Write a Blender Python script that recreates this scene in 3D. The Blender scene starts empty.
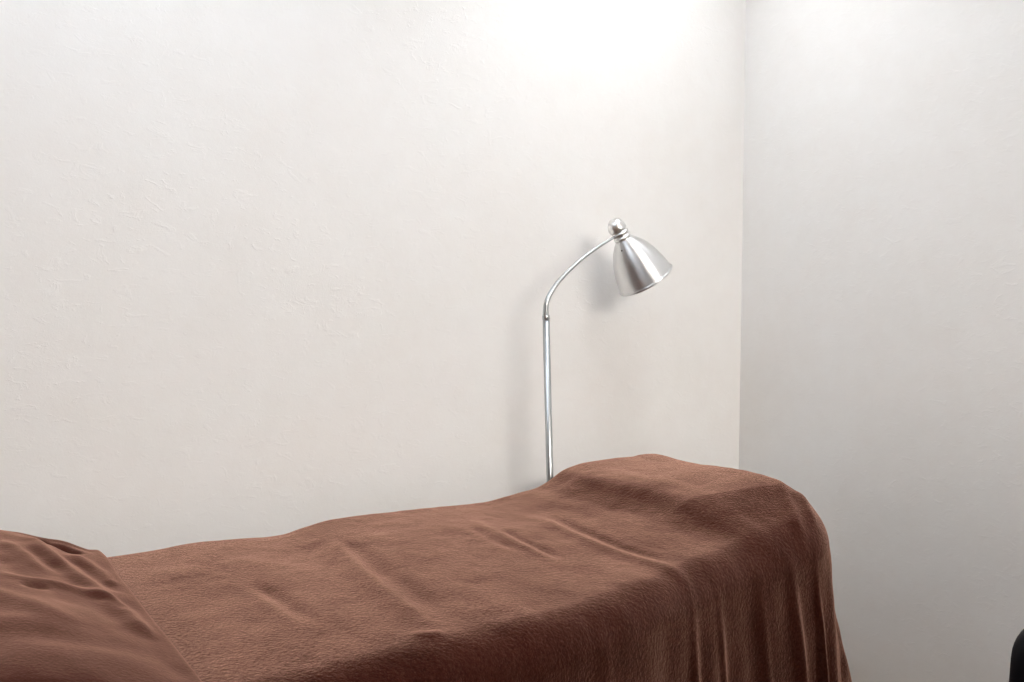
import bpy, bmesh, math
import numpy as np
from mathutils import Vector, Matrix

scene = bpy.context.scene
COL = scene.collection
PI = math.pi

# ------------------------------------------------------------------ layout
TH = math.radians(58.0)          # camera heading, measured from the long wall
PITCH = math.radians(3.2)
FPX = 850.0
CAM = Vector((0, 0, 1.20))
WALL_Y = 1.92                    # long wall behind the bed
WALL_X = 2.065                   # short wall beyond the end of the bed
ROOM_X0, ROOM_Y0, ROOM_H = -1.9, -3.4, 2.42

FWD = Vector((math.cos(TH) * math.cos(PITCH), math.sin(TH) * math.cos(PITCH), -math.sin(PITCH)))
RIGHT = Vector((math.sin(TH), -math.cos(TH), 0))
UP = RIGHT.cross(FWD)

def on_plane_y(px, py, y):
    """point of a picture ray on the vertical plane at distance y"""
    d = FWD + RIGHT * ((px - 512) / FPX) - UP * ((py - 341) / FPX)
    return CAM + d * (y / d.y)

# ------------------------------------------------------------------ helpers
def link(name, me, mat=None, parent=None):
    o = bpy.data.objects.new(name, me)
    COL.objects.link(o)
    if mat: me.materials.append(mat)
    if parent: o.parent = parent
    return o

def tag(o, label=None, cat=None, kind=None, group=None):
    if label: o['label'] = label
    if cat: o['category'] = cat
    if kind: o['kind'] = kind
    if group: o['group'] = group
    return o

def thing(name, label, cat, loc, rz=0.0):
    o = bpy.data.objects.new(name, None)
    COL.objects.link(o)
    o.empty_display_size = 0.1
    o.location = loc
    o.rotation_euler = (0, 0, rz)
    return tag(o, label, cat)

def smooth(me):
    me.polygons.foreach_set('use_smooth', [True] * len(me.polygons))
    return me

def box_mesh(name, lo, hi, bevel=0.0, seg=3):
    bm = bmesh.new()
    bmesh.ops.create_cube(bm, size=1)
    for v in bm.verts:
        v.co = Vector([(lo[i] + hi[i]) / 2 + v.co[i] * (hi[i] - lo[i]) for i in range(3)])
    if bevel:
        bmesh.ops.bevel(bm, geom=bm.edges[:], offset=bevel, segments=seg, profile=0.5, affect='EDGES')
    me = bpy.data.meshes.new(name)
    bm.to_mesh(me); bm.free()
    if bevel: smooth(me)
    return me

def lathe_mesh(name, prof, n=64):
    """profile of (radius, z) turned about local Z"""
    vs, fs = [], []
    for r, z in prof:
        for k in range(n):
            a = 2 * PI * k / n
            vs.append((r * math.cos(a), r * math.sin(a), z))
    for i in range(len(prof) - 1):
        for k in range(n):
            a, b = i * n + k, i * n + (k + 1) % n
            fs.append((a, b, b + n, a + n))
    me = bpy.data.meshes.new(name)
    me.from_pydata(vs, [], fs)
    bm = bmesh.new(); bm.from_mesh(me)
    bmesh.ops.remove_doubles(bm, verts=bm.verts[:], dist=1e-6)
    bmesh.ops.recalc_face_normals(bm, faces=bm.faces[:])
    bm.to_mesh(me); bm.free()
    return smooth(me)

def tube_mesh(name, pts, radii, n=20, cap=True):
    """tube through points with a radius per point"""
    pts = [Vector(p) for p in pts]
    vs, fs = [], []
    ref = Vector((0, 1, 0.13)).normalized()
    for i, p in enumerate(pts):
        t = (pts[min(i + 1, len(pts) - 1)] - pts[max(i - 1, 0)]).normalized()
        a = (ref - t * ref.dot(t)).normalized()
        b = t.cross(a)
        for k in range(n):
            w = 2 * PI * k / n
            vs.append(p + (a * math.cos(w) + b * math.sin(w)) * radii[i])
    for i in range(len(pts) - 1):
        for k in range(n):
            a, b = i * n + k, i * n + (k + 1) % n
            fs.append((a, b, b + n, a + n))
    if cap:
        fs.append(tuple(range(n - 1, -1, -1)))
        fs.append(tuple(range((len(pts) - 1) * n, len(pts) * n)))
    me = bpy.data.meshes.new(name)
    me.from_pydata(vs, [], fs)
    bm = bmesh.new(); bm.from_mesh(me)
    bmesh.ops.recalc_face_normals(bm, faces=bm.faces[:])
    bm.to_mesh(me); bm.free()
    return smooth(me)

def catmull(pts, steps=10):
    P = [Vector(p) for p in pts]
    P = [P[0] * 2 - P[1]] + P + [P[-1] * 2 - P[-2]]
    out = []
    for i in range(1, len(P) - 2):
        for k in range(steps):
            t = k / steps
            a, b, c, d = P[i - 1], P[i], P[i + 1], P[i + 2]
            out.append(0.5 * ((2 * b) + (c - a) * t + (2 * a - 5 * b + 4 * c - d) * t * t + (3 * b - a - 3 * c + d) * t ** 3))
    out.append(P[-2])
    return out

# ------------------------------------------------------------------ materials
class NT:
    def __init__(self, name):
        self.m = bpy.data.materials.new(name); self.m.use_nodes = True
        self.t = self.m.node_tree; self.n = self.t.nodes; self.l = self.t.links
        self.p = self.n['Principled BSDF']
    def node(self, kind, **kw):
        x = self.n.new(kind)
        for k, v in kw.items():
            if k in x.inputs: x.inputs[k].default_value = v
            else: setattr(x, k, v)
        return x
    def noise(self, vec, scale, detail=4, rough=0.6):
        x = self.node('ShaderNodeTexNoise', Scale=scale, Detail=detail, Roughness=rough)
        self.l.new(vec, x.inputs['Vector']); return x.outputs['Fac']
    def ramp(self, fac, stops):
        x = self.n.new('ShaderNodeValToRGB')
        e = x.color_ramp.elements
        while len(e) < len(stops): e.new(0.5)
        for q, (pos, c) in zip(e, stops):
            q.position = pos; q.color = (*c, 1) if len(c) == 3 else c
        self.l.new(fac, x.inputs['Fac']); return x.outputs['Color']
    def math(self, op, a, b):
        x = self.n.new('ShaderNodeMath'); x.operation = op
        for i, v in enumerate((a, b)):
            if isinstance(v, (int, float)): x.inputs[i].default_value = v
            else: self.l.new(v, x.inputs[i])
        return x.outputs[0]
    def mix(self, fac, a, b, mode='MIX'):
        x = self.n.new('ShaderNodeMix'); x.data_type = 'RGBA'; x.blend_type = mode
        for i, v in ((0, fac), (6, a), (7, b)):
            if isinstance(v, (int, float)): x.inputs[i].default_value = v
            elif isinstance(v, tuple): x.inputs[i].default_value = (*v, 1)
            else: self.l.new(v, x.inputs[i])
        return x.outputs[2]
    def bump(self, h, dist, strength=1.0, normal=None):
        x = self.node('ShaderNodeBump', Strength=strength, Distance=dist)
        self.l.new(h, x.inputs['Height'])
        if normal: self.l.new(normal, x.inputs['Normal'])
        return x.outputs['Normal']
    def set(self, **kw):
        for k, v in kw.items():
            i = self.p.inputs[k.replace('_', ' ')]
            if isinstance(v, bpy.types.NodeSocket): self.l.new(v, i)
            else: i.default_value = (*v, 1) if isinstance(v, tuple) and len(v) == 3 else v
        return self

def plain(name, col, rough=0.5, metal=0.0):
    return NT(name).set(Base_Color=col, Roughness=rough, Metallic=metal).m

def wallpaper(name):
    w = NT(name)
    co = w.n.new('ShaderNodeTexCoord').outputs['Object']
    big = w.noise(co, 3.5, 5, 0.62)
    mid = w.noise(co, 16, 6, 0.7)
    # trowelled flecks, as on a stucco-embossed vinyl paper
    mp = w.node('ShaderNodeMapping'); mp.inputs['Scale'].default_value = (26, 26, 42)
    w.l.new(co, mp.inputs['Vector'])
    fl = w.node('ShaderNodeTexNoise', Scale=1.0, Detail=5, Roughness=0.62, Distortion=0.9)
    w.l.new(mp.outputs[0], fl.inputs['Vector'])
    fleck = w.ramp(fl.outputs['Fac'], [(0.55, (0, 0, 0)), (0.72, (1, 1, 1))])
    grain = w.noise(co, 330, 3, 0.6)
    tone = w.ramp(big, [(0.30, (0.785, 0.762, 0.735)), (0.50, (0.805, 0.790, 0.768)), (0.70, (0.815, 0.806, 0.790))])
    tone = w.mix(0.35, tone, w.ramp(mid, [(0.3, (0.77, 0.75, 0.725)), (0.7, (0.83, 0.82, 0.805))]))
    h = w.math('ADD', w.math('MULTIPLY', fleck, 0.45), w.math('MULTIPLY', grain, 0.25))
    h = w.math('ADD', h, w.math('MULTIPLY', mid, 0.8))
    return w.set(Base_Color=tone, Roughness=0.75, Specular_IOR_Level=0.25, Normal=w.bump(h, 0.0010, 0.7)).m

def fleece(name, c0, c1, nap=1.0, sheen=0.96):
    w = NT(name)
    co = w.n.new('ShaderNodeTexCoord').outputs['Object']
    mp = w.node('ShaderNodeMapping'); mp.inputs['Scale'].default_value = (1.0, 1.0, 0.8)
    mp.inputs['Rotation'].default_value = (0, 0, 0.5)
    w.l.new(co, mp.inputs['Vector'])
    fine = w.noise(mp.outputs[0], 430, 3, 0.7)
    tuft = w.noise(mp.outputs[0], 190, 3, 0.6)
    cloud = w.noise(co, 11, 4, 0.6)
    f = w.math('ADD', w.math('MULTIPLY', fine, 0.40), w.math('MULTIPLY', tuft, 0.35))
    f = w.math('ADD', f, w.math('MULTIPLY', cloud, 0.25))
    dark = tuple(x * (1 - 0.42 * nap) for x in c0)
    col = w.ramp(f, [(0.36, dark), (0.47, c0), (0.62, c1)])
    h = w.math('ADD', w.math('MULTIPLY', fine, 0.5), tuft)
    nrm = w.bump(h, 0.0029 * nap, 0.7)
    w.set(Base_Color=col, Roughness=0.95, Specular_IOR_Level=0.0, Normal=nrm)
    # the lie of the nap varies from tuft to tuft
    w.l.new(w.math('ADD', sheen - 1.2 * nap, w.math('MULTIPLY', f, 2.4 * nap)), w.p.inputs['Sheen Weight'])
    w.p.inputs['Sheen Roughness'].default_value = 0.4
    w.p.inputs['Sheen Tint'].default_value = (1.0, 0.595, 0.455, 1)
    return w.m

def brushed(name, col, rough, aniso=0.0):
    w = NT(name)
    co = w.n.new('ShaderNodeTexCoord').outputs['Object']
    mp = w.node('ShaderNodeMapping'); mp.inputs['Scale'].default_value = (20, 20, 900)
    w.l.new(co, mp.inputs['Vector'])
    g = w.noise(mp.outputs[0], 1.0, 2, 0.5)
    r = w.math('ADD', rough - 0.05, w.math('MULTIPLY', g, 0.1))
    w.set(Base_Color=col, Metallic=1.0, Roughness=r)
    if aniso:
        tg = w.n.new('ShaderNodeTangent'); tg.direction_type = 'RADIAL'; tg.axis = 'Z'
        w.l.new(tg.outputs[0], w.p.inputs['Tangent'])
        w.p.inputs['Anisotropic'].default_value = aniso
        w.p.inputs['Anisotropic Rotation'].default_value = 0.25
    return w.m

def wood_floor(name):
    w = NT(name)
    co = w.n.new('ShaderNodeTexCoord').outputs['Object']
    br = w.node('ShaderNodeTexBrick', Scale=1.0)
    br.inputs['Brick Width'].default_value = 0.9; br.inputs['Row Height'].default_value = 0.12
    br.inputs['Mortar Size'].default_value = 0.002
    br.inputs['Color1'].default_value = (0.20, 0.115, 0.06, 1)
    br.inputs['Color2'].default_value = (0.26, 0.155, 0.085, 1)
    br.inputs['Mortar'].default_value = (0.05, 0.03, 0.02, 1)
    w.l.new(co, br.inputs['Vector'])
    return w.set(Base_Color=br.outputs['Color'], Roughness=0.45).m

def emitter(name, col, power):
    w = NT(name)
    w.set(Base_Color=(0.9, 0.9, 0.9), Emission_Color=col, Emission_Strength=power)
    return w.m

M_WALL = wallpaper('embossed_wallpaper')
M_CEIL = plain('ceiling_white', (0.8, 0.79, 0.77), 0.85)
M_FLOOR = wood_floor('wood_floor')
M_UNSEEN = plain('unseen_taupe', (0.10, 0.085, 0.07), 0.8)  # shared by the unseen walls and the added light blocker
M_TRIM = plain('trim_white', (0.75, 0.73, 0.70), 0.5)
M_FLEECE = fleece('brown_fleece', (0.031, 0.0065, 0.0038), (0.050, 0.0140, 0.0090), 1.0)
M_PILLOW = fleece('brown_plush', (0.046, 0.015, 0.0105), (0.056, 0.019, 0.014), 0.35, 0.74)
M_SHADE = brushed('brushed_aluminium', (0.78, 0.78, 0.775), 0.42, 0.95)
M_POLE = plain('satin_steel', (0.46, 0.48, 0.49), 0.34, 1.0)
M_CAP = plain('cap_aluminium', (0.78, 0.78, 0.77), 0.33, 1.0)
M_DARK = plain('black_void', (0.015, 0.015, 0.017), 0.6)
M_BLACK = NT('black_leatherette').set(Base_Color=(0.004, 0.004, 0.006), Roughness=0.55, Specular_IOR_Level=0.15).m
M_BULB = plain('frosted_bulb', (0.85, 0.84, 0.8), 0.3)
M_VINYL = plain('cream_vinyl', (0.62, 0.54, 0.44), 0.5)

# ------------------------------------------------------------------ the room
T = 0.08
def struct(name, lo, hi, m, bevel=0.0):
    return tag(link(name, box_mesh(name, lo, hi, bevel), m), kind='structure')
struct('floor', (ROOM_X0 - T, ROOM_Y0 - T, -T), (WALL_X + T, WALL_Y + T, 0), M_FLOOR)
struct('ceiling', (ROOM_X0 - T, ROOM_Y0 - T, ROOM_H), (WALL_X + T, WALL_Y + T, ROOM_H + T), M_CEIL)
struct('wall_back', (ROOM_X0 - T, WALL_Y, 0), (WALL_X + T, WALL_Y + T, ROOM_H), M_WALL)
struct('wall_right', (WALL_X, ROOM_Y0 - T, 0), (WALL_X + T, WALL_Y, ROOM_H), M_WALL)
struct('wall_left', (ROOM_X0 - T, ROOM_Y0 - T, 0), (ROOM_X0, WALL_Y, ROOM_H), M_UNSEEN)
struct('wall_front', (ROOM_X0, ROOM_Y0 - T, 0), (WALL_X, ROOM_Y0, ROOM_H), M_UNSEEN)
BLOCK_Y, BLOCK_H = -0.60, 1.60
struct('light_blocker', (0.15, BLOCK_Y - 0.05, 0), (WALL_X, BLOCK_Y, BLOCK_H), M_UNSEEN, 0.004)  # unseen blocker, added to shade the bed front and lower right wall
struct('baseboard_back', (ROOM_X0, WALL_Y - 0.012, 0), (WALL_X - 0.012, WALL_Y, 0.07), M_TRIM)
struct('baseboard_right', (WALL_X - 0.012, ROOM_Y0, 0), (WALL_X, WALL_Y, 0.07), M_TRIM)

# ------------------------------------------------------------------ cloth helpers
def sstep(a, b, x):
    t = np.clip((x - a) / (b - a), 0, 1)
    return t * t * (3 - 2 * t)

def vnoise(x, y, seed):
    """smooth value noise in -1..1 on numpy arrays"""
    rng = np.random.RandomState(seed)
    tab = rng.rand(64, 64) * 2 - 1
    xi, yi = np.floor(x).astype(int), np.floor(y).astype(int)
    fx, fy = x - xi, y - yi
    fx = fx * fx * fx * (fx * (fx * 6 - 15) + 10); fy = fy * fy * fy * (fy * (fy * 6 - 15) + 10)
    g = lambda i, j: tab[(xi + i) % 64, (yi + j) % 64]
    return (g(0, 0) * (1 - fx) + g(1, 0) * fx) * (1 - fy) + (g(0, 1) * (1 - fx) + g(1, 1) * fx) * fy

def crease(X, Y, pts, wl, wr, amp, fade=0.06):
    """a soft ridge (amp > 0) or valley along a polyline; wl / wr are the widths to its left and right"""
    best = np.full(X.shape, 1e9); side = np.zeros(X.shape); along = np.zeros(X.shape)
    L = 0.0
    for (ax, ay), (bx, by) in zip(pts[:-1], pts[1:]):
        dx, dy = bx - ax, by - ay
        l = math.hypot(dx, dy)
        t = np.clip(((X - ax) * dx + (Y - ay) * dy) / (l * l), 0, 1)
        qx, qy = X - ax - t * dx, Y - ay - t * dy
        d = np.hypot(qx, qy)
        s = np.sign(dx * qy - dy * qx)
        m = d < best
        best = np.where(m, d, best); side = np.where(m, s, side); along = np.where(m, L + t * l, along)
        L += l
    w = np.where(side > 0, wl, wr)
    return amp * np.exp(-(best / w) ** 2) * sstep(0, fade, along) * sstep(0, fade, L - along)

def interp(pts):
    xs, ys = zip(*pts)
    def f(x):
        # smooth (monotone enough) interpolation
        x = np.asarray(x, float)
        i = np.clip(np.searchsorted(xs, x) - 1, 0, len(xs) - 2)
        xa, ya = np.array(xs), np.array(ys)
        m = np.gradient(ya, xa)
        h = xa[i + 1] - xa[i]
        t = np.clip((x - xa[i]) / h, 0, 1)
        return ((2*t**3 - 3*t**2 + 1) * ya[i] + (t**3 - 2*t**2 + t) * h * m[i]
                + (-2*t**3 + 3*t**2) * ya[i + 1] + (t**3 - t**2) * h * m[i + 1])
    return f

def grid_mesh(name, P):
    nu, nv = P.shape[:2]
    me = bpy.data.meshes.new(name)
    idx = np.arange(nu * nv).reshape(nu, nv)
    f = np.stack([idx[:-1, :-1], idx[1:, :-1], idx[1:, 1:], idx[:-1, 1:]], -1).reshape(-1, 4)
    me.vertices.add(nu * nv); me.vertices.foreach_set('co', P.reshape(-1).astype(np.float32))
    me.loops.add(f.size); me.loops.foreach_set('vertex_index', f.reshape(-1).astype(np.int32))
    me.polygons.add(len(f)); me.polygons.foreach_set('loop_start', np.arange(0, f.size, 4, dtype=np.int32))
    me.update(calc_edges=True); me.validate()
    return smooth(me)

def solid_mesh(name, top, bot):
    """closed solid between two grids that share their outline"""
    nu, nv = top.shape[:2]
    idx = np.arange(nu * nv).reshape(nu, nv); N = nu * nv
    f1 = np.stack([idx[:-1, :-1], idx[1:, :-1], idx[1:, 1:], idx[:-1, 1:]], -1).reshape(-1, 4)
    ring = np.concatenate([idx[:, 0], idx[-1, 1:], idx[-2::-1, -1], idx[0, -2:0:-1]])
    nxt = np.roll(ring, -1)
    sides = np.stack([ring, ring + N, nxt + N, nxt], -1)
    F = np.concatenate([f1, f1[:, ::-1] + N, sides])
    me = bpy.data.meshes.new(name)
    me.from_pydata(np.concatenate([top.reshape(-1, 3), bot.reshape(-1, 3)]).tolist(), [], F.tolist())
    bm = bmesh.new(); bm.from_mesh(me); bmesh.ops.recalc_face_normals(bm, faces=bm.faces[:]); bm.to_mesh(me); bm.free()
    return smooth(me)

# ------------------------------------------------------------------ treatment table under the blanket
BED_Z = 0.712                       # blanket surface over the flat part
BX0, BX1, BY0, BY1 = -1.05, 1.500, 1.080, 1.735   # outer edges of the covered top
t = thing('massage_table', 'padded treatment table along the wall hidden under the brown blanket', 'massage table', (0.2, 1.40, 0))
link('padded_top', box_mesh('padded_top', (BX0 + 0.02 - 0.2, BY0 + 0.06 - 1.40, 0.60), (BX1 - 0.06 - 0.2, BY1 - 0.02 - 1.40, 0.690), 0.028), M_VINYL, t)
for lx in (-1.1, 1.1):
    for ly in (-0.22, 0.22):
        link('leg', box_mesh('leg', (lx - 0.025, ly - 0.02, 0), (lx + 0.025, ly + 0.02, 0.601), 0.004), M_TRIM, t)

# ------------------------------------------------------------------ blanket
def top_height(X, Y):
    z = np.full(X.shape, BED_Z)
    # cushion under the blanket at the far end, set towards the wall
    xs = X + 0.10 * (1 - sstep(1.35, 1.65, Y)) * (1 - sstep(1.25, 1.45, X)) * -0.4
    lift = interp([(0.6, 0.0), (0.98, 0.0), (1.04, 0.003), (1.10, 0.009), (1.150, 0.015), (1.186, 0.029), (1.216, 0.047), (1.255, 0.056), (1.31, 0.058), (1.40, 0.058), (1.5, 0.056), (1.6, 0.055)])(xs)
    yc = 1.255 - 0.085 * sstep(1.22, 1.50, X)
    steep = sstep(-0.095, 0.075, Y - yc)
    ramp = np.clip((Y - yc + 0.20) / 0.265, 0, 1); ramp = 0.75 * ramp + 0.25 * ramp * ramp * (3 - 2 * ramp)
    k = sstep(1.14, 1.30, X)
    across = (steep * (1 - k) + ramp * k) * 0.94 + 0.06 * sstep(0.0, 0.25, Y - yc)
    z = z + lift * across
    z = z + 0.024 * np.exp(-((X - 1.49) / 0.14) ** 2 - (np.where(Y > 1.30, (Y - 1.30) / 0.22, (Y - 1.30) / 0.11)) ** 2)
    z = z + crease(X, Y, [(1.495, 1.30), (1.43, 1.20), (1.375, 1.10), (1.35, 1.04)], 0.010, 0.014, 0.0042, 0.09)
    z = z + crease(X, Y, [(1.515, 1.25), (1.46, 1.17), (1.42, 1.10)], 0.008, 0.012, 0.005, 0.05)
    # gentle rises of the padding along the length
    z = z + 0.010 * sstep(0.50, 0.62, X) * (1 - sstep(0.8, 1.0, X)) * sstep(1.2, 1.6, Y)
    z = z - 0.006 * np.exp(-((X - 0.50) / 0.07) ** 2) * sstep(1.3, 1.65, Y)
    # folds pressed into the cloth, running across the table
    z = z + crease(X, Y, [(0.575, 1.60), (0.560, 1.48), (0.548, 1.32), (0.545, 1.16)], 0.013, 0.030, 0.0055, 0.08)
    z = z + crease(X, Y, [(0.595, 1.58), (0.585, 1.40), (0.578, 1.18)], 0.020, 0.020, -0.0045, 0.08)
    z = z + crease(X, Y, [(0.50, 1.165), (0.53, 1.150), (0.556, 1.150)], 0.008, 0.010, 0.0040, 0.02)
    z = z + crease(X, Y, [(0.380, 1.44), (0.392, 1.35), (0.402, 1.25)], 0.016, 0.016, -0.0055, 0.06)
    z = z + crease(X, Y, [(0.360, 1.43), (0.372, 1.34), (0.384, 1.26)], 0.014, 0.014, 0.0022, 0.06)
    z = z + crease(X, Y, [(0.885, 1.56), (0.880, 1.42), (0.885, 1.26)], 0.012, 0.012, 0.0020, 0.08)
    z = z + crease(X, Y, [(0.905, 1.50), (0.900, 1.40), (0.905, 1.28)], 0.011, 0.011, -0.0036, 0.06)
    z = z + crease(X, Y, [(0.855, 1.55), (0.850, 1.44), (0.858, 1.34)], 0.012, 0.012, -0.0030, 0.06)
    z = z + crease(X, Y, [(1.025, 1.56), (1.010, 1.42), (1.012, 1.28), (1.030, 1.17), (1.040, 1.05)], 0.014, 0.018, 0.0040, 0.10)
    z = z + crease(X, Y, [(1.050, 1.54), (1.036, 1.40), (1.038, 1.28), (1.060, 1.15)], 0.014, 0.017, -0.0046, 0.10)
    free = sstep(0.17, 0.27, X)
    z = z + free * (0.0035 * vnoise(X * 6 + 3, Y * 5, 3) + 0.0016 * vnoise(X * 15, Y * 13, 5) + 0.0006 * vnoise(X * 42, Y * 38, 8))
    return z

def make_blanket():
    RF, RB = 0.070, 0.026
    cx0, cx1, cy0, cy1 = BX0 + RF, BX1 - 0.045, BY0 + RF, BY1 - RB
    hang_front, hang_end, hang_back = 0.56, 0.52, 0.16
    step = 0.004
    u = np.arange(cx0 + 0.30, cx1 + hang_end, step)
    v = np.arange(cy0 - hang_front, cy1 + hang_back, step)
    U, V = np.meshgrid(u, v, indexing='ij')
    RC = 0.065                               # corners of the top rounded in plan
    CX, CY = np.clip(U, cx0, cx1 - RC), np.clip(V, cy0 + RC, cy1)
    dx, dy = U - CX, V - CY
    D = np.hypot(dx, dy)
    safe = np.where(D > 1e-9, D, 1)
    nx, ny = np.where(D > 1e-9, dx / safe, 0), np.where(D > 1e-9, dy / safe, 0)
    back = ny > 0
    # far corner: an elliptic corner that keeps the back edge straight
    rho = 1 / np.sqrt((nx / (RC + 0.045)) ** 2 + (np.maximum(ny, 1e-6) / RB) ** 2 + 1e-12)
    rc = np.where(back, RC * np.abs(nx) ** 8, RC)
    CX, CY = CX + nx * np.minimum(D, rc), CY + ny * np.minimum(D, rc)
    d = np.maximum(D - rc, 0)
    R = RF - (RF - 0.045) * np.clip(nx, 0, 1) ** 2
    R = np.where(back & (nx > 1e-6), np.clip(rho - rc, 0.02, 0.06), np.where(back, RB, R))
    arc = R * PI / 2
    a = np.minimum(d, arc) / R
    rest = np.maximum(d - arc, 0)
    # how the hang leans out: little along the front, more at the corner and end
    corner = np.clip(nx, 0, 1) * np.clip(-ny, 0, 1) * 2
    flare = 0.07 - 0.05 * np.clip(nx, 0, 1) + 0.11 * np.sqrt(corner)
    out = R * np.sin(a) + rest * np.sin(flare)
    drop = R * (1 - np.cos(a)) + rest * np.cos(flare)
    # hanging folds
    low = sstep(0.03, 0.30, d)
    sx = U                                   # along the front
    front = np.clip(-ny, 0, 1) ** 2
    fold = 0.006 * np.sin(sx * 2 * PI / 0.21 + 0.6) + 0.0015 * np.sin(sx * 2 * PI / 0.083 + 1.7)
    for s0, w, am, lean in ((1.034, 0.011, 0.010, -0.02), (1.105, 0.009, 0.008, 0.03), (1.315, 0.014, 0.015, 0.06),
                            (1.385, 0.012, 0.007, 0.09), (0.62, 0.02, 0.012, -0.03), (0.80, 0.016, 0.008, 0.0), (1.22, 0.013, 0.006, 0.05)):
        c = s0 + lean * d
        fold = fold + am * np.exp(-((sx - c) / w) ** 2)
    out = out + front * low * fold
    endf = np.clip(nx, 0, 1) ** 2
    out = out + endf * low * (0.004 * np.sin(V * 2 * PI / 0.17) + 0.002 * np.sin(V * 2 * PI / 0.075 + 1))
    phi = np.arctan2(-ny, np.where(D > 1e-9, nx, 1))
    out = out + np.sqrt(corner) * low * (0.006 * np.cos(phi * 8 + 0.6) + 0.002 * np.cos(phi * 17)) * sstep(0.02, 0.35, d) 
    out = out + sstep(0.0, 0.1, d) * 0.003 * vnoise(U * 16, V * 10, 21)
    X, Y = CX + nx * out, CY + ny * out
    TX, TY = CX + nx * np.minimum(out, R), CY + ny * np.minimum(out, R)
    Z = top_height(TX, TY) - drop
    X = X + sstep(1.15, 1.48, X) * 0.065 * (Y - 1.12) / 0.6      # the end hangs a little askew
    Y = Y - interp([(0.0, 0.09), (0.55, 0.09), (0.75, 0.08), (0.95, 0.042), (1.07, 0.014), (1.20, 0.0), (1.6, 0.0)])(np.clip(X, 0, 1.6)) * (1 - sstep(1.10, 1.45, Y)) + 0.0 * sstep(0.9, 1.1, X) * (1 - sstep(1.10, 1.40, Y)) * (1 - sstep(1.25, 1.45, X))
    P = np.stack([X, Y, Z], -1)
    me = grid_mesh('blanket', P)
    o = link('blanket', me, M_FLEECE)
    s = o.modifiers.new('thickness', 'SOLIDIFY'); s.thickness = 0.005; s.offset = -1
    return tag(o, 'large brown fleece blanket draped over the table and hanging down its side', 'blanket')
make_blanket()

# ------------------------------------------------------------------ pillow at the near end
def make_pillow():
    step = 0.003
    y0, y1 = 0.985, 1.742
    S, V = np.meshgrid(np.arange(0, 0.62, step), np.arange(y0, y1 + step / 2, step), indexing='ij')
    Y = V
    edge = 0.180 + 0.065 * (1.71 - Y) + 0.004 * vnoise(Y * 9, Y * 0 + 0.5, 77)
    X = edge - S                                  # S is the distance in from the open end
    ex = np.minimum(S, 0.617 - S); ey = np.minimum(Y - y0, y1 - Y)
    def rim(e, r): return np.sqrt(1 - (1 - np.clip(e / r, 0, 1)) ** 2)
    prof = 0.007 * rim(ex, 0.010) * rim(ey, 0.012)
    prof = prof + interp([(0.0, 0.0), (0.03, 0.010), (0.06, 0.025), (0.10, 0.045), (0.15, 0.066), (0.20, 0.080), (0.27, 0.090), (0.34, 0.092)])(ex) * (0.6 * rim(ey, 0.03) + 0.4 * rim(ey, 0.09))
    z = prof
    c = lambda *a, **k: crease(X, Y, *a, **k)
    inside = sstep(0.0, 0.03, ex) * sstep(0.0, 0.02, ey)
    w = 0
    w = w + c([(0.050, 1.690), (0.072, 1.630), (0.096, 1.528), (0.130, 1.432), (0.164, 1.314), (0.185, 1.20)], 0.015, 0.020, 0.012)
    w = w + c([(0.00, 1.728), (0.10, 1.728), (0.185, 1.728)], 0.014, 0.014, 0.009, 0.05)
    w = w - 0.006 * np.exp(-((X - 0.165) / 0.03) ** 2 - ((Y - 1.73) / 0.03) ** 2) + 0.006 * np.exp(-((X + 0.0) / 0.05) ** 2 - ((Y - 1.72) / 0.05) ** 2)
    w = w + c([(0.062, 1.700), (0.080, 1.680), (0.095, 1.668)], 0.014, 0.014, -0.026, 0.02)
    w = w + c([(0.098, 1.695), (0.118, 1.668), (0.138, 1.650)], 0.013, 0.013, -0.024, 0.02)
    w = w + c([(0.112, 1.635), (0.135, 1.612), (0.156, 1.560), (0.172, 1.47)], 0.016, 0.016, 0.006, 0.03)
    w = w + c([(0.100, 1.610), (0.128, 1.560), (0.150, 1.490), (0.168, 1.42)], 0.014, 0.014, -0.006, 0.05)
    w = w + c([(0.055, 1.600), (0.075, 1.530), (0.105, 1.450)], 0.018, 0.016, -0.008, 0.06)
    w = w + c([(0.00, 1.415), (0.05, 1.392), (0.106, 1.390), (0.150, 1.36), (0.185, 1.29)], 0.014, 0.018, 0.006, 0.05)
    w = w + c([(0.120, 1.375), (0.150, 1.345), (0.176, 1.30)], 0.013, 0.013, -0.006, 0.03)
    w = w + c([(0.030, 1.362), (0.053, 1.354), (0.075, 1.365)], 0.012, 0.010, -0.005, 0.02)
    w = w + c([(0.005, 1.53), (0.030, 1.44), (0.047, 1.35)], 0.016, 0.016, -0.005, 0.06)
    w = w + c([(0.010, 1.63), (0.048, 1.534), (0.076, 1.433)], 0.013, 0.018, 0.005, 0.06)
    w = w + c([(-0.04, 1.34), (0.04, 1.27), (0.10, 1.19)], 0.020, 0.024, 0.004, 0.06)
    w = w + 0.004 * vnoise(X * 12 + 2 * Y, Y * 9, 31) + 0.0016 * vnoise(X * 35, Y * 22, 33)
    z = z + 0.85 * w * inside
    low = BED_Z + 0.003
    top = np.stack([X, Y, low + z + 0.0005], -1)
    bot = np.stack([X, Y, np.full(X.shape, low)], -1)
    me = solid_mesh('pillow', top, bot)
    o = link('pillow', me, M_PILLOW)
    return tag(o, 'brown plush covered pillow with creased folds at the left end of the table', 'pillow')
make_pillow()

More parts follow.
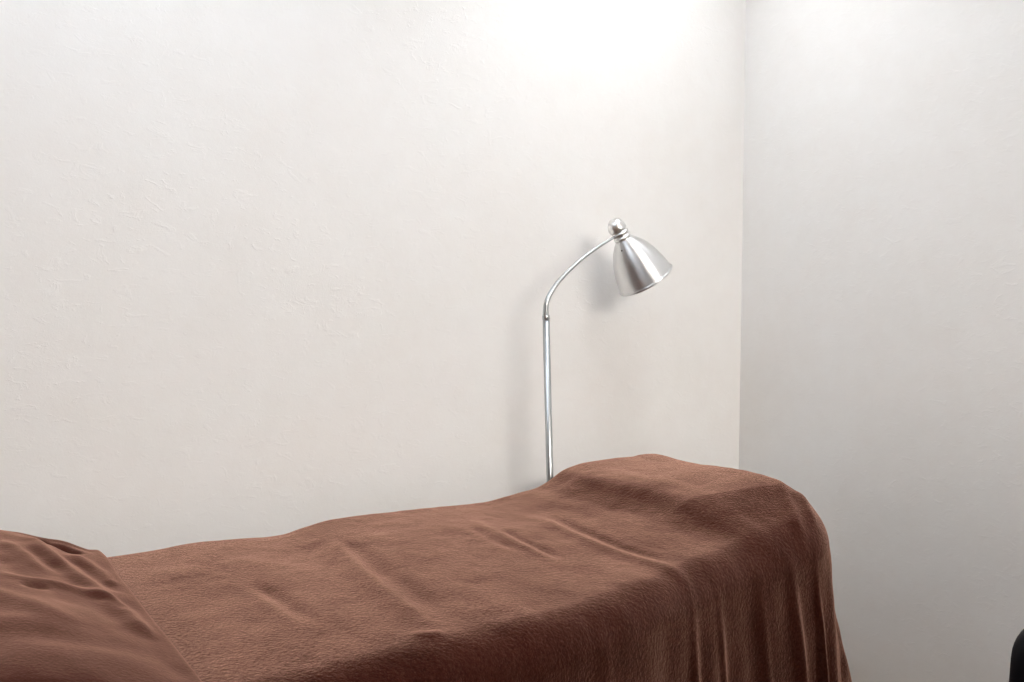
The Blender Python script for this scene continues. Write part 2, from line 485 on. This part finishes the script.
# ------------------------------------------------------------------ floor lamp
LY = 1.775
top = on_plane_y(546.0, 318, LY)
low = on_plane_y(550.0, 482, LY)
lean = (low - top) / (top.z - low.z)
base = top + lean * (top.z - 0.02)
lamp = thing('floor_lamp', 'slim silver floor lamp with bell shaped metal shade behind the table', 'lamp', (base.x, base.y, 0))
B = Vector((base.x, base.y, 0))
PXM = 2.143 / FPX                            # metres per picture pixel at the lamp
link('base', lathe_mesh('base', [(0, 0), (0.118, 0), (0.12, 0.004), (0.118, 0.014), (0.11, 0.019), (0.02, 0.024), (0.014, 0.04), (0, 0.04)]), M_POLE, lamp)
r0 = 3.55 * PXM
link('pole', tube_mesh('pole', [base + Vector((0, 0, 0.0)) - B, top - B], [r0, r0]), M_POLE, lamp)
up = (top - low).normalized()
link('collar', tube_mesh('collar', [top - up * 0.005 - B, top - up * 0.004 - B, top + up * 0.006 - B, top + up * 0.007 - B], [r0, r0 * 1.06, r0 * 1.06, r0]), M_POLE, lamp)
arm_px = [(545.6, 318), (545.8, 309), (547.0, 301), (551.5, 291.5), (559.5, 280.5), (571, 268.5), (585, 256.5), (599, 246.5), (614.5, 237)]
arm = catmull([on_plane_y(x, y, LY) - B for x, y in arm_px], 8)
n = len(arm)
rad = [PXM * (3.2 - 1.75 * (i / (n - 1)) ** 0.8) for i in range(n)]
link('arm', tube_mesh('arm', arm, rad), M_POLE, lamp)

# shade: bell on an axis tipped away from the room
tilt = math.radians(15)
ax2 = (RIGHT * 0.53 - UP * 0.85).normalized()
axis = (ax2 * math.cos(tilt) + FWD * math.sin(tilt)).normalized()
side = (RIGHT * 0.85 + UP * 0.53).normalized()
side = (side - axis * side.dot(axis)).normalized()
third = axis.cross(side)
org = on_plane_y(623.4, 239.6, LY)
frame = Matrix((side, third, axis)).transposed().to_4x4()
frame.translation = org - B
k = PXM * 1.08
prof = [(6.0, -1.5), (8.2, -0.3), (10.6, 1.8), (13.4, 5.0), (16.4, 9.0), (19.4, 14.0), (22.1, 20.0), (24.4, 27.0), (26.2, 34.0), (27.5, 41.0), (28.1, 45.2),
        (28.9, 45.8), (29.2, 46.8), (28.7, 47.8), (27.6, 47.4), (26.8, 41.0), (25.5, 34.0), (23.7, 27.0), (21.4, 20.0), (18.7, 14.0), (15.7, 9.0), (12.7, 5.2), (9.5, 2.4), (5.0, 0.6)]
pp = catmull([(r * k, 0, z * k) for r, z in prof], 4)
sh = link('lamp_shade', lathe_mesh('lamp_shade', [(p.x, p.z) for p in pp], 96), M_SHADE, lamp)
sh.matrix_local = frame
tag(sh, 'brushed aluminium bell shade')
cap = [(0, -20.6), (2.6, -20.2), (5.0, -18.8), (6.9, -16.4), (7.9, -13.4), (8.0, -10.6), (7.9, -9.6), (6.6, -9.2), (6.6, -8.0), (7.7, -7.6), (7.7, -5.4), (6.6, -5.0), (6.6, -3.8), (7.7, -3.4), (7.7, -1.2), (6.8, -0.4), (6.2, 0.2), (0, 0.2)]
cp = link('shade_cap', lathe_mesh('shade_cap', [(r * k, z * k) for r, z in cap], 48), M_CAP, lamp)
cp.matrix_local = frame @ Matrix.Scale(1.12, 4)
bulb = link('bulb', lathe_mesh('bulb', [(0, 36 * k), (6 * k, 35 * k), (10 * k, 31 * k), (11.5 * k, 26 * k), (10 * k, 20 * k), (6 * k, 13 * k), (5.4 * k, 1 * k), (0, 1 * k)], 32), M_BULB, lamp)
bulb.matrix_local = frame
for ang in (math.radians(-52), math.radians(-108), math.radians(128), math.radians(72)):
    a0, r_ = 6.0 * k, 14.1 * k
    vh = link('vent_hole', lathe_mesh('vent_hole', [(0, 0.35 * k), (0.7 * k, 0.3 * k), (0.85 * k, 0), (0.85 * k, -1.0 * k), (0, -1.0 * k)], 14), M_DARK, lamp)
    nrm = Vector((math.cos(ang) * 0.8, math.sin(ang) * 0.8, -0.6)).normalized()
    q = nrm.to_track_quat('Z', 'Y').to_matrix().to_4x4()
    q.translation = Vector((r_ * math.cos(ang), r_ * math.sin(ang), a0))
    vh.matrix_local = frame @ q

# ------------------------------------------------------------------ black chair at the right edge
FH = Vector((math.cos(TH), math.sin(TH), 0))
def rounded_pad(name, w, h, d, r, mat, parent, M, puff=0.01):
    """padded panel: rounded rectangle w x h in local XZ, thickness d along Y"""
    n = 10; ring = []
    for cx, cz, a0 in ((w/2 - r, h/2 - r, 0), (-w/2 + r, h/2 - r, 90), (-w/2 + r, -h/2 + r, 180), (w/2 - r, -h/2 + r, 270)):
        for i in range(n + 1):
            a = math.radians(a0 + 90 * i / n)
            ring.append((cx, cz, math.cos(a), math.sin(a)))
    vs, fs = [], []
    m = len(ring); layers = []
    e = min(d / 2, r * 0.6)
    for i in range(9):
        b = PI * i / 8 - PI / 2
        layers.append((e * (math.cos(b) - 1), math.sin(b) * d / 2))
    for off, y in layers:
        for cx, cz, c, s in ring:
            vs.append((cx + c * (r + off), y, cz + s * (r + off)))
    L = len(layers)
    for j in range(L - 1):
        for i in range(m):
            fs.append((j*m + i, j*m + (i+1) % m, (j+1)*m + (i+1) % m, (j+1)*m + i))
    for j, sgn in ((0, -1), (L - 1, 1)):
        base_ = j * m; prev = base_
        cidx = len(vs); vs.append((0, sgn * (d / 2 + puff), 0))
        mid = len(vs)
        for cx, cz, c, s in ring:
            vs.append(((cx + c * r) * 0.6, sgn * (d / 2 + puff * 0.8), (cz + s * r) * 0.6))
        for i in range(m):
            fs.append((base_ + i, base_ + (i+1) % m, mid + (i+1) % m, mid + i))
            fs.append((mid + i, mid + (i+1) % m, cidx))
    me = bpy.data.meshes.new(name); me.from_pydata(vs, [], fs)
    bm = bmesh.new(); bm.from_mesh(me); bmesh.ops.recalc_face_normals(bm, faces=bm.faces[:]); bm.to_mesh(me); bm.free()
    o = link(name, smooth(me), mat, parent); o.matrix_local = M
    return o
cdepth = 1.0
cc = FH * cdepth + RIGHT * (0.598 * cdepth + 0.21)
ch = thing('chair', 'black padded chair standing near the right wall at the frame edge', 'chair', (cc.x, cc.y, 0), TH - PI / 2)
rounded_pad('backrest', 0.42, 0.40, 0.05, 0.055, M_BLACK, ch, Matrix.Translation((0, 0, 0.618)) @ Matrix.Rotation(math.radians(4), 4, 'X'))
rounded_pad('seat', 0.42, 0.40, 0.06, 0.06, M_BLACK, ch, Matrix.Translation((0, 0.235, 0.425)) @ Matrix.Rotation(math.radians(90), 4, 'X'))
for sx in (-0.17, 0.17):
    link('leg', tube_mesh('leg', [(sx, 0.40, 0), (sx * 0.95, 0.38, 0.40)], [0.011, 0.011]), M_BLACK, ch)
    link('leg', tube_mesh('leg', catmull([(sx, 0.0, 0), (sx, 0.035, 0.40), (sx, 0.035, 0.50), (sx, 0.025, 0.66)], 6), [0.011] * 19), M_BLACK, ch)

# ------------------------------------------------------------------ ceiling light and added fills
def ceiling_and_fill_light(label, x, y, hx, hy, m):
    t = thing('ceiling_and_fill_light', label, 'ceiling light', (x, y, ROOM_H))
    fr = bmesh.new()
    for lo, hi in (((-hx - .03, -hy - .03, -.05), (hx + .03, -hy, 0)), ((-hx - .03, hy, -.05), (hx + .03, hy + .03, 0)),
                   ((-hx - .03, -hy, -.05), (-hx, hy, 0)), ((hx, -hy, -.05), (hx + .03, hy, 0))):
        me = box_mesh('tmp', lo, hi); fr.from_mesh(me); bpy.data.meshes.remove(me)
    me = bpy.data.meshes.new('housing'); fr.to_mesh(me); fr.free()
    link('housing', me, M_TRIM, t)
    link('diffuser', box_mesh('diffuser', (-hx, -hy, -.045), (hx, hy, -.03)), m, t)
LIGHTS = [   # label, x, y, half sizes, colour, power; fills are added to brighten the walls
    ('wide added fill panel on the ceiling at the far end of the room', 1.05, -2.4, 0.95, 0.6, (1.05, 1.0, 0.94), 20.5),
    ('long added fill panel on the ceiling just past the light blocker', 1.05, -1.4, 0.95, 0.3, (1.06, 1.0, 0.93), 15.5),
    ('small square ceiling light over the lamp end of the table', 1.32, 1.27, 0.10, 0.10, (0.96, 1.0, 1.04), 32.0),
    ('small square added fill light in front of the long wall above the lamp', 1.30, 1.55, 0.15, 0.15, (0.95, 1.0, 1.06), 5.5),
    ('small square added fill light in the corner beyond the lamp', 1.70, 1.6, 0.15, 0.15, (0.97, 1.0, 1.04), 7.5),
    ('oblong added fill light above the middle of the table', 0.2, 1.3, 0.4, 0.3, (0.90, 1.0, 1.12), 5.2),
    ('large dim square added fill panel above the lamp end of the table', 1.2, 0.65, 0.5, 0.35, (0.96, 1.0, 1.05), 0.9),
    ('square added fill light at the pillow end of the table', -0.9, 1.25, 0.4, 0.4, (0.92, 1.0, 1.10), 1.5)]
for i, (lab, x, y, hx, hy, c, pw) in enumerate(LIGHTS):
    ceiling_and_fill_light(lab, x, y, hx, hy, emitter('ceiling_and_fill_diffuser', c, pw))

w = bpy.data.worlds.new('world'); scene.world = w; w.use_nodes = True
w.node_tree.nodes['Background'].inputs[0].default_value = (0.5, 0.5, 0.5, 1)
w.node_tree.nodes['Background'].inputs[1].default_value = 0.1

# ------------------------------------------------------------------ camera
cd = bpy.data.cameras.new('camera'); cam = bpy.data.objects.new('camera', cd); COL.objects.link(cam)
cd.sensor_width = 36; cd.lens = 36 * FPX / 1024; cd.clip_start = 0.02
cam.matrix_world = Matrix.Translation(CAM) @ Matrix((RIGHT, UP, -FWD)).transposed().to_4x4()
scene.camera = cam
vs = scene.view_settings
vs.view_transform = 'Standard'; vs.look = 'None'; vs.exposure = 0.20; vs.gamma = 1.0; vs.use_curve_mapping = False
